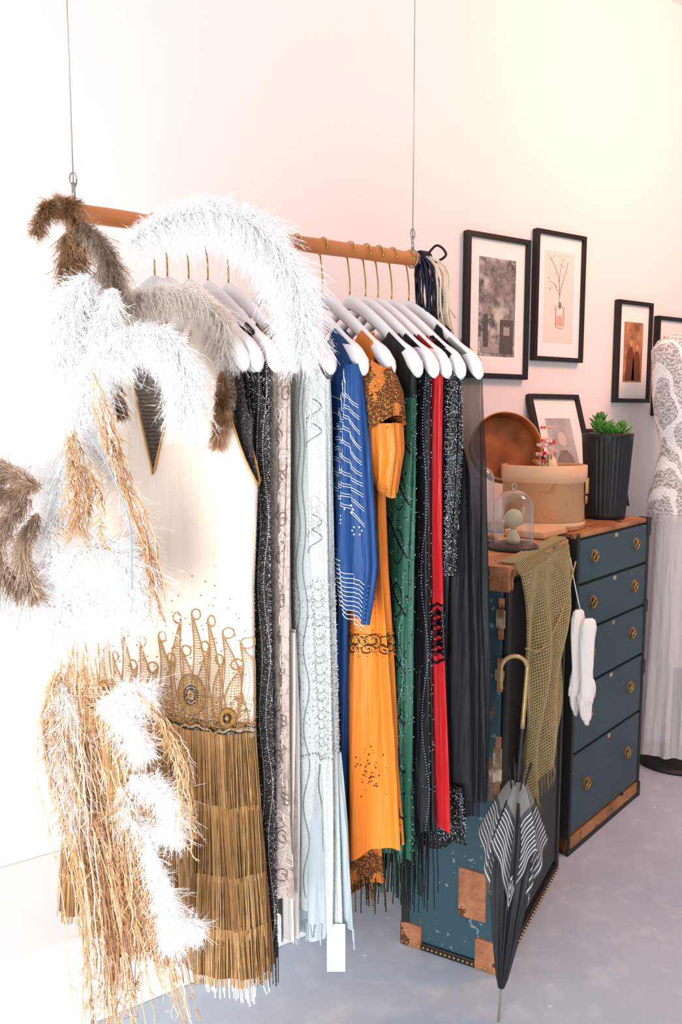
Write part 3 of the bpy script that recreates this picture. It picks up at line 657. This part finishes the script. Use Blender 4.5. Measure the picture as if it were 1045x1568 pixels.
fl=empty('silk_flower_figurine'); A=Acc(); cols=[simple('petal_coral','#e0524a',.6),simple('petal_pink','#eeb0ae',.6),simple('petal_white','#f3ece2',.6),simple('leaf_green','#55703a',.6),simple('porcelain','#e9cfa8',.3)]
for i in range(24):
    c0=np.array([2.155+random.gauss(0,.014),1.93+random.gauss(0,.014),1.41+random.gauss(0,.030)]); mi=random.choice((0,0,1,1,2))
    for k in range(5):
        a_=k*2*pi/5; mm=T4(*c0,a_+random.random(),0,0)@Matrix.Rotation(-.9,4,'Y'); A.lathe([(.0001,0),(.005,.004),(.006,.008),(.0001,.013)],mi,8,mm@T4(0,0,.002),None,.4)
for i in range(8): 
    A.tube([(2.155,1.93,1.2),(2.155+random.gauss(0,.02),1.93+random.gauss(0,.015),1.38)],.0015,3,4)
A.lathe([(.02,-.1),(.03,-.06),(.018,-.02),(.008,0),(.012,.02)],4,14,T4(2.17,1.925,1.38)); A.obj('flowers',fl,cols)
A=Acc(); A.box(-.045,.045,-.004,.004,0,.11,0,.002); A.box(-.037,.037,-.0052,-.0042,.012,.098,1,0)
A.obj('small_framed_photo',None,[M_hbi,simple('old_photo','#8b8378',.4,0,.5,30)],False,T4(2.245,1.95,1.285,.5,-.9))
A=Acc(); A.box(-.10,.10,-.07,.07,0,.012,0,.003); A.box(-.095,.098,-.066,.066,.012,.022,1,.002)
A.obj('old_book',None,[M_hb,M_hb2],False,T4(2.035,1.86,1.122,.35))

# cloches
g=bpy.data.materials.new('clear_glass'); g.use_nodes=True; nt=g.node_tree
tr=nt.nodes.new('ShaderNodeBsdfTransparent'); tr.inputs[0].default_value=(.93,.95,.95,1); mx=nt.nodes.new('ShaderNodeMixShader'); lw=nt.nodes.new('ShaderNodeLayerWeight'); lw.inputs[0].default_value=.25
gl=nt.nodes.new('ShaderNodeBsdfGlossy'); gl.inputs['Roughness'].default_value=.05
nt.links.new(lw.outputs['Facing'],mx.inputs[0]); nt.links.new(tr.outputs[0],mx.inputs[1]); nt.links.new(gl.outputs[0],mx.inputs[2]); nt.links.new(mx.outputs[0],nt.nodes['Material Output'].inputs[0]); M_glass=g
M_dw=simple('dark_wood','#3a2a20',.4,0,.3,20)
def cloche(x,y,r,h,z=1.12):
    E=empty('glass_cloche'); m=T4(x,y,z)
    A=Acc(); A.lathe([(.0001,0),(r+.014,0),(r+.016,.006),(r+.012,.014),(r+.004,.018),(.0001,.018)],0,36,m); A.obj('wooden_base',E,[M_dw])
    A=Acc(); pr=[(r,.018),(r,h-r)]+[(r*math.cos(t),h-r+r*math.sin(t)) for t in np.linspace(.1,pi/2-.02,12)]
    A.lathe(pr,0,36,m); A.lathe([(.0001,h-.002),(.006,h),(.009,h+.01),(.006,h+.018),(.0001,h+.02)],0,14,m); A.obj('dome',E,[M_glass])
    return E
E=cloche(1.755,1.690,.058,.175)
A=Acc(); A.lathe([(.0001,.018),(.02,.018),(.022,.03),(.012,.05),(.010,.06)],0,18,T4(1.755,1.690,1.12)); A.lathe([(.0001,-.006),(.026,-.005),(.028,0),(.026,.005),(.0001,.006)],0,24,T4(1.755,1.69,1.21,-.5,pi/2)); A.obj('pocket_watch_ornament',E,[simple('ornament_ivory','#c9b79c',.35,0,.3,40)])
cloche(1.765,1.835,.038,.235)

# planter with succulent
A=Acc(); M_pl=simple('planter_black','#191a1e',.45,0,.15)
k=240
rf_=lambda th,z: 1-.035*(np.abs(np.sin(th*16))**2.0)*np.clip((z-.012)*60,0,1)*np.clip((.31-z)*80,0,1)
pr=[(.0001,0),(.070,0),(.074,.004),(.075,.015)]+[(.075+.019*t,.015+.295*t) for t in np.linspace(.05,1,14)]+[(.0955,.318),(.093,.322),(.089,.318),(.088,.29),(.0001,.285)]
A.lathe(pr,0,k,T4(2.60,2.03,1.12),rf_)
PL=empty('potted_succulent'); A.obj('ribbed_planter',PL,[M_pl])
A=Acc(); b=MB('succulent_leaf',.4,0,.5); b.col(b.mix(b.noise(30),H('#2c6a2a'),H('#6fa94a'))); 
for (cx_,cy_,cz_,sc_,nn) in ((0,0,1.415,1.0,22),(.035,-.035,1.43,.75,14),(-.042,.01,1.44,.7,14),(.01,.045,1.46,.8,12),(-.01,-.05,1.42,.6,12)):
    for i in range(nn):
        ring=i/nn; a_=i*2.4; tilt=.2+1.0*ring; Ln=(.045+.035*ring)*sc_
        m=T4(2.60+cx_,2.03+cy_,cz_+.03*(1-ring),a_)@Matrix.Rotation(tilt,4,'Y')
        pr=[(.0001,0)]+[(.017*sc_*math.sin(pi*min(1,t*.97+.03))**.7*(.5+.7*t),Ln*t) for t in np.linspace(.08,.97,8)]+[(.0001,Ln*1.04)]
        A.lathe(pr,0,10,m@Matrix.Scale(.3,4,(1,0,0)))
    A.tube([(2.60+cx_*.5,2.03+cy_*.5,1.41),(2.60+cx_,2.03+cy_,cz_+.01)],.005,0,8)
A.obj('succulent',PL,[b.m]); A=Acc(); A.lathe([(.086,.292),(.05,.300),(.0001,.303)],0,24,T4(2.60,2.03,1.12)); A.obj('soil',PL,[simple('soil','#2b2019',.9,0,.4,80)])

# ------------------------------------------------------------------ pictures
M_frm=simple('frame_black','#1a1512',.35,0,.2); M_mat=simple('passepartout','#f3eee9',.8,0,.02)
def picmat(kind):
    b=MB('print_'+kind,.5,0,.3)
    if kind=='bw': 
        n=b.noise(22,det=10,rough=.75); n2=b.noise(7,det=2); c=b.mix(b.ramp(n,.40,.60),H('#4a4643'),H('#c9c4bf')); c=b.mix(b.mul(b.ramp(n2,.5,.58),.6),c,H('#5d5955'))
    elif kind=='botanical': c=b.mix(b.noise(5),H('#e6d8ca'),H('#eee4d9'))
    elif kind=='sepia': n=b.noise(14,det=7,rough=.7); c=b.mix(b.ramp(n,.35,.65),H('#6a3d20'),H('#c98a55'))
    else: n=b.noise(9,det=4); c=b.mix(b.ramp(n,.3,.7),H('#9f9a96'),H('#c9c4bf'))
    b.col(c); b.p.inputs['Coat Weight'].default_value=.8; b.p.inputs['Coat Roughness'].default_value=.03; return b.m
M_bw=picmat('bw'); M_bot=picmat('botanical'); M_sep=picmat('sepia'); M_por=picmat('portrait')
def picture(x0,x1,z0,z1,fw,mx_,mz,pm,mat4=None,extra=None,dep=.025):
    E=empty('framed_picture'); A=Acc(); w=x1-x0; h=z1-z0; m=mat4 or T4(x0,2.348-dep,z0)
    A.box(0,fw,0,dep,0,h,0,.002,m); A.box(w-fw,w,0,dep,0,h,0,.002,m); A.box(fw,w-fw,0,dep,0,fw,0,.002,m); A.box(fw,w-fw,0,dep,h-fw,h,0,.002,m); A.obj('frame',E,[M_frm],False)
    A=Acc(); A.box(fw,w-fw,.012,dep-.002,fw,h-fw,0,0,m); A.box(mx_,w-mx_,.011,.0125,mz,h-mz,1,0,m)
    ms=[M_mat,pm]
    if extra: ms+=extra(A,m,w,h)
    A.obj('print',E,ms,False); return E
def flat(A,m,mi,pts,w,h,y=.0100):
    P=np.array([(w*p[0],y,h*p[1]) for p in pts]); mm=np.array(m); P=P@mm[:3,:3].T+mm[:3,3]; A.addf(P,[list(range(len(P)))],mi)
def ex_bw(A,m,w,h):
    A.box(w*.55,w*.76,.0095,.0105,h*.18,h*.42,2,0,m); flat(A,m,3,[(.60,.31),(.70,.31),(.70,.37),(.60,.37)],w,h,.0092); flat(A,m,3,[(.25,.18),(.52,.18),(.54,.24),(.25,.26)],w,h,.0093)
    flat(A,m,2,[(.28,.22),(.36,.22),(.35,.44),(.33,.46),(.29,.44)],w,h,.0091)
    return [simple('ink_dark','#54514e',.6,0,.5,60),simple('ink_grey','#9e9a96',.6,0,.4,50)]
def ex_bot(A,m,w,h):
    mm=np.array(m)
    def st(P,r,mi): P=np.array([(w*p[0],.010,h*p[1]) for p in P]); P=P@mm[:3,:3].T+mm[:3,3]; A.tube(spline(P,20),r,mi,5)
    st([(.50,.45),(.50,.6),(.42,.72),(.30,.80)],.0007,2); st([(.50,.5),(.56,.62),(.62,.70),(.66,.78)],.0007,2); st([(.5,.52),(.40,.6),(.30,.62)],.0006,2)
    st([(.50,.55),(.5,.68),(.56,.80)],.0006,2); st([(.45,.28),(.44,.38),(.42,.44)],.0006,2); st([(.58,.28),(.59,.38),(.62,.44)],.0006,2); st([(.44,.27),(.60,.27),(.59,.42),(.45,.42),(.44,.27)],.0006,2)
    for i in range(26):
        x=w*random.uniform(.28,.68); z=h*random.uniform(.56,.82); A.lathe([(.0001,0),(random.uniform(.002,.006),.0004)],random.choice((3,2,2)),8,m@T4(x,.0105,z,0,pi/2)@Matrix.Rotation(random.uniform(-1,1),4,'Z')@Matrix.Scale(.3,4,(1,0,0)))
    A.lathe([(.0001,0),(.014,.0005)],4,14,m@T4(w*.52,.0105,h*.44,0,pi/2)@Matrix.Scale(.6,4,(1,0,0))); flat(A,m,3,[(.47,.28),(.57,.28),(.56,.36),(.48,.36)],w,h,.0103)
    return [simple('stem','#8a7666',.6),simple('blossom','#d6a48f',.6),simple('leafgreen','#6f8668',.6)]
def ex_person(A,m,w,h):
    s=h/.36
    A.lathe([(.0001,0),(.018*s,.0005)],2,20,m@T4(w*.5,.0104,h*.62,0,pi/2)@Matrix.Scale(1.25,4,(0,1,0)))
    flat(A,m,3,[(.30,.24),(.70,.24),(.66,.46),(.56,.53),(.44,.53),(.34,.46)],w,h,.0106)
    return [simple('skin_print','#d5ccc3',.6),simple('coat_print','#8b857f',.6,0,.3,20)]
def ex_sep(A,m,w,h):
    for k,(cx,hh) in enumerate(((.42,.46),(.60,.42))):
        A.lathe([(.0001,0),(.012,.0005)],2,14,m@T4(w*cx,.0100,h*(hh+.13),0,pi/2)); flat(A,m,3,[(cx-.13,.22),(cx+.13,.22),(cx+.10,hh+.02),(cx+.04,hh+.09),(cx-.04,hh+.09),(cx-.10,hh+.02)],w,h,.0102)
    return [simple('skin_sepia','#c9966a',.6),simple('robe_sepia','#6a3d22',.6,0,.5,25)]
picture(2.142,2.475,1.65,2.186,.020,.070,.085,M_bw,extra=ex_bw)
picture(2.507,2.800,1.728,2.238,.018,.060,.075,M_bot,extra=ex_bot)
picture(3.022,3.262,1.567,2.006,.018,.055,.09,M_sep,extra=ex_sep)
picture(3.302,3.56,1.51,1.956,.018,.055,.09,M_sep,extra=ex_sep)
tilt=math.atan2(.15,.48); picture(2.495,2.795,1.122,1.62,.020,.075,.10,M_por,mat4=T4(2.492,2.185,1.122,0,-tilt),extra=ex_person)
tilt=.20; picture(0,.24,0,.34,.015,.05,.06,M_por,mat4=T4(2.80,2.22,1.122,0.1,-tilt))

# ------------------------------------------------------------------ net shawl + gloves + umbrella
mN3=np.array(mN)
nu_,nv_=44,80; V=[];Fc=[]
for j in range(nv_+1):
    t=j/nv_
    for i in range(nu_+1):
        s_=i/nu_; x0=.03+.05*t+.02*math.sin(t*5); x1=.585-.08*t-.12*max(0,t-.45); x=x0+(x1-x0)*s_
        z=1.128-.64*t - .03*math.sin(pi*s_)*t + .09*(s_-.5)*t
        y=-.016-.012*(1+math.sin(s_*16+t*3))*min(1,t*3)-.008*math.sin(t*11+s_*5)
        if t<.05: y=-.012+ (.05-t)*1.0; z=1.125
        V.append((x,y,z))
for j in range(nv_):
    for i in range(nu_): q=j*(nu_+1)+i; Fc.append((q,q+1,q+nu_+2,q+nu_+1))
V=np.array(V)@mN3[:3,:3].T+mN3[:3,3]; me=bpy.data.meshes.new('net'); me.from_pydata(V.tolist(),[],Fc)
M_net=simple('gold_net_thread','#9f8f63',.6,.15,.35,50)
NB=empty('gold_mesh_shawl'); o=newobj('mesh',me,NB,[M_net]); md=o.modifiers.new('w','WIREFRAME'); md.thickness=.0036; md.use_replace=True
b=MB('net_backing',.7,0,.2); b.col(b.mix(b.noise(20),H('#7c704a'),H('#a3935f'))); b.alpha(.5); me2=me.copy(); me2.materials.clear(); o=newobj('mesh_fine_weave',me2,NB,[b.m]); o.location=(.0005,.0015,0)
A=Acc()
for i in range(nu_+1):
    p=V[nv_*(nu_+1)+i]; A.tube([p,p+np.array([random.gauss(0,.004),-.003,-.03]),p+np.array([random.gauss(0,.008),-.003,-.06])],.0012,0,4)
cord=[mN3[:3,:3]@np.array((x,-.035,z))+mN3[:3,3] for x,z in ((.05,.90),(.2,.86),(.38,.90),(.5,.98),(.58,1.05))]
A.tube(spline(cord,40),.003,0,6)
A.obj('tassels',NB,[M_net])

GL=empty('white_evening_gloves'); M_gl=simple('glove_cotton','#efe9e4',.8,0,.04)
for dx,dy,rz,dz in ((0,0,.5,0),(.016,-.028,.2,-.025)):
    A=Acc(); m=T4(2.058+dx,1.695+dy,dz,rz-.6)
    pr=[(.012,.90),(.022,.892),(.026,.87),(.025,.82),(.021,.75),(.019,.71),(.024,.675),(.027,.645),(.025,.622),(.0001,.608)]
    A.lathe(pr,0,28,m,lambda th,z:1+.14*np.sin(3*th+z*30)+.08*np.sin(7*th-z*50),.36)
    mm=np.array(m)
    for k,(fx,ln) in enumerate(((-.017,.046),(-.006,.062),(.006,.066),(.016,.052))):
        P=np.array([(fx,0,.640),(fx*1.0+.003,.003*k,.615-ln*.3),(fx*.9+.007,.004*k,.61-ln*.7),(fx*.75+.011,.005*k,.612-ln)])@mm[:3,:3].T+mm[:3,3]; A.tube(spline(P,8),[.0078,.0080,.0076,.0072,.0068,.0062,.005,.003],0,8)
    P=np.array([(.020,0,.70),(.029,.006,.672),(.030,.010,.645),(.027,.012,.625)])@mm[:3,:3].T+mm[:3,3]; A.tube(spline(P,8),[.006,.0075,.0075,.0075,.007,.0065,.0055,.003],0,8)
    A.obj('glove',GL,[M_gl])
A=Acc(); A.tube([(2.063,1.69,.895),(2.066,1.705,.93),(2.068,1.725,.99),(2.06,1.735,1.06)],.002,0,5); A.obj('ribbon',GL,[M_gl])

UM=empty('striped_umbrella'); tip=np.array([1.398,1.358,0.0]); top=np.array([1.530,1.415,.86]); ax=top-tip; Lx=np.linalg.norm(ax)
q=Vector(ax.tolist()).to_track_quat('Z','Y').to_matrix().to_4x4(); mU=Matrix.Translation(tip.tolist())@q
M_ub=simple('umbrella_black','#222327',.5,0,.3,12); 
A=Acc(); 
A.lathe([(.0001,0),(.003,.002),(.0035,.10)],1,10,mU); A.lathe([(.006,.10),(.005,.12),(.005,Lx*.98)],0,10,mU)
tri=lambda x: 2/pi*np.arcsin(np.sin(x))
pl=lambda th,z:1+.30*tri(8*th+z*5)+.08*np.sin(24*th)
A.lathe([(.006,.085),(.012,.11),(.024,.20),(.036,.30),(.046,.38),(.042,.46),(.020,.55)],0,160,mU,pl)
A.obj('shaft_and_canopy',UM,[M_ub,M_steel])
A=Acc(); k=192; th=np.arange(k)*2*pi/k; rows=60; V=[]
for r_ in range(rows+1):
    t=r_/rows
    for a_ in th:
        tw=tri(5*a_+.9*t+.6); rad=(.014+.052*t**.8)*(1+.38*tw+.08*math.sin(20*a_)*t)
        z=.60-(.225+.085*(-tw))*t; V.append((rad*math.cos(a_),rad*math.sin(a_)*.9,z))
f=[[r_*k+j,r_*k+(j+1)%k,(r_+1)*k+(j+1)%k,(r_+1)*k+j] for r_ in range(rows) for j in range(k)]
m=np.array(mU); Vw=np.array(V)@m[:3,:3].T+m[:3,3]; A.addf(Vw,f,0)
mi=[]
for r_ in range(rows): mi+= [1 if (r_>=22 and r_%4==1) else (2 if r_<20 else 0)]*k
A.mi=mi; A.obj('striped_frill',UM,[simple('umbrella_dark','#44464c',.55,0,.3,14),simple('umbrella_cream','#d9d6cf',.6,0,.05),simple('umbrella_grey','#7d7975',.6,0,.2,20)])
A=Acc(); 
for i in range(8):
    a_=i*2*pi/8; A.tube(np.array([(.016*math.cos(a_),.016*math.sin(a_),.58),(.032*math.cos(a_),.03*math.sin(a_),.65)])@m[:3,:3].T+m[:3,3],.0018,0,5)
wv=np.array([-.86,.50,0]); P=[top+ax/Lx*-.14,top+ax/Lx*-.05,top+ax/Lx*.01]
R=.034; c0=top+ax/Lx*.01+wv*R
P+=[c0-wv*R*math.cos(t)+np.array([0,0,1])*R*math.sin(t) for t in np.linspace(.3,pi,9)]+[c0+wv*R*1.0+np.array([0,0,-.03]),c0+wv*R*.95+np.array([0,0,-.05])]
A.tube(spline(P,60),.0055,1,12); A.obj('crook_handle',UM,[M_ub,simple('cane_handle','#b99a68',.3,.4,.4,60)])

# ------------------------------------------------------------------ mannequin in vintage dress
MN=empty('dress_mannequin'); mx_,my_=3.185,2.07; mM=T4(mx_,my_,0,-.5)
A=Acc(); A.lathe([(.0001,0),(.17,0),(.17,.015),(.15,.022),(.02,.03),(.018,.95),(.02,1.0)],0,40,mM); A.lathe([(.05,1.80),(.047,1.86),(.045,1.89),(.0001,1.895)],0,24,mM); A.obj('stand_and_neck',MN,[M_rim])
b=cloth('vintage_white_beaded','#d9d6d4',.6,.05); w2=b.wave(26,b.scale(1,1,.6),dist=11,d='Z',dsc=2.2); w=b.wave(9,b.scale(1,1,.6),dist=5,kind='RINGS',d='Y',dsc=1.6); v=b.vor(120)
c=b.mix(b.mul(b.gt(w2,.6),.7),b.base,H('#7f7c7b')); c=b.mix(b.mul(b.gt(w,.72),.9),c,H('#f6f5f4')); c=b.mix(b.mul(b.lt(v,.25),.4),c,H('#7f7c7b')); b.col(c); b.bump(w2,.4); M_vb=b.m
b=cloth('white_chiffon','#dedbd9',.7,.05); b.col(b.base); b.alpha(.62); M_ch=b.m
A=Acc(); A.lathe([(.05,1.86),(.09,1.845),(.15,1.82),(.175,1.78),(.17,1.70),(.165,1.60),(.150,1.50),(.122,1.40),(.120,1.36),(.14,1.28),(.162,1.18),(.168,1.10),(.17,1.07)],0,64,mM,None,.68); A.obj('beaded_bodice',MN,[M_vb])
A=Acc(); A.lathe([(.165,1.10),(.17,.95),(.175,.7),(.185,.4),(.20,.12),(.21,.07)],0,160,mM,lambda th,z:1+(.05*np.sin(14*th+z*2)+.03*np.sin(23*th))*(1.15-z),.75); A.obj('chiffon_skirt',MN,[M_ch])
A=Acc(); A.lathe([(.14,1.12),(.13,.9),(.135,.45)],0,60,mM,lambda th,z:1+.03*np.sin(9*th),.72); A.obj('under_slip',MN,[simple('slip_white','#e6e2df',.7,0,.03)])

# ------------------------------------------------------------------ lights
w=bpy.data.worlds.new('World'); SC.world=w; w.use_nodes=True; bg=w.node_tree.nodes['Background']; bg.inputs[0].default_value=(.965,.985,1,1); bg.inputs[1].default_value=.44
def area(name,loc,tgt,sx,sy,e,col):
    l=bpy.data.lights.new(name,'AREA'); l.shape='RECTANGLE'; l.size=sx; l.size_y=sy; l.energy=e; l.color=col; o=bpy.data.objects.new(name,l); COL.objects.link(o); o.location=loc
    o.rotation_euler=(Vector(tgt)-Vector(loc)).to_track_quat('-Z','Y').to_euler(); return o
area('window_daylight',(-1.3,-.1,.95),(.3,1.9,.55),1.6,1.5,104,(.975,.985,1))
area('front_area_light',(1.5,-2.2,1.7),(1.8,2,.6),3,1.6,26,(.985,.99,1))  # unseen broad area light behind the camera, brightens garments and trunk
area('warm_ceiling_lamp',(3.1,.9,3.15),(2.8,2.35,2.1),.6,.6,46,(1,.40,.27))
cam=bpy.data.cameras.new('camera'); cam.sensor_fit='AUTO'; cam.sensor_width=36; cam.lens=1900/2352*36; cam.clip_start=.05
co=bpy.data.objects.new('camera',cam); COL.objects.link(co); co.location=(0,0,1.5); co.rotation_euler=(math.radians(90-6.485),0,math.radians(-34.2)); SC.camera=co
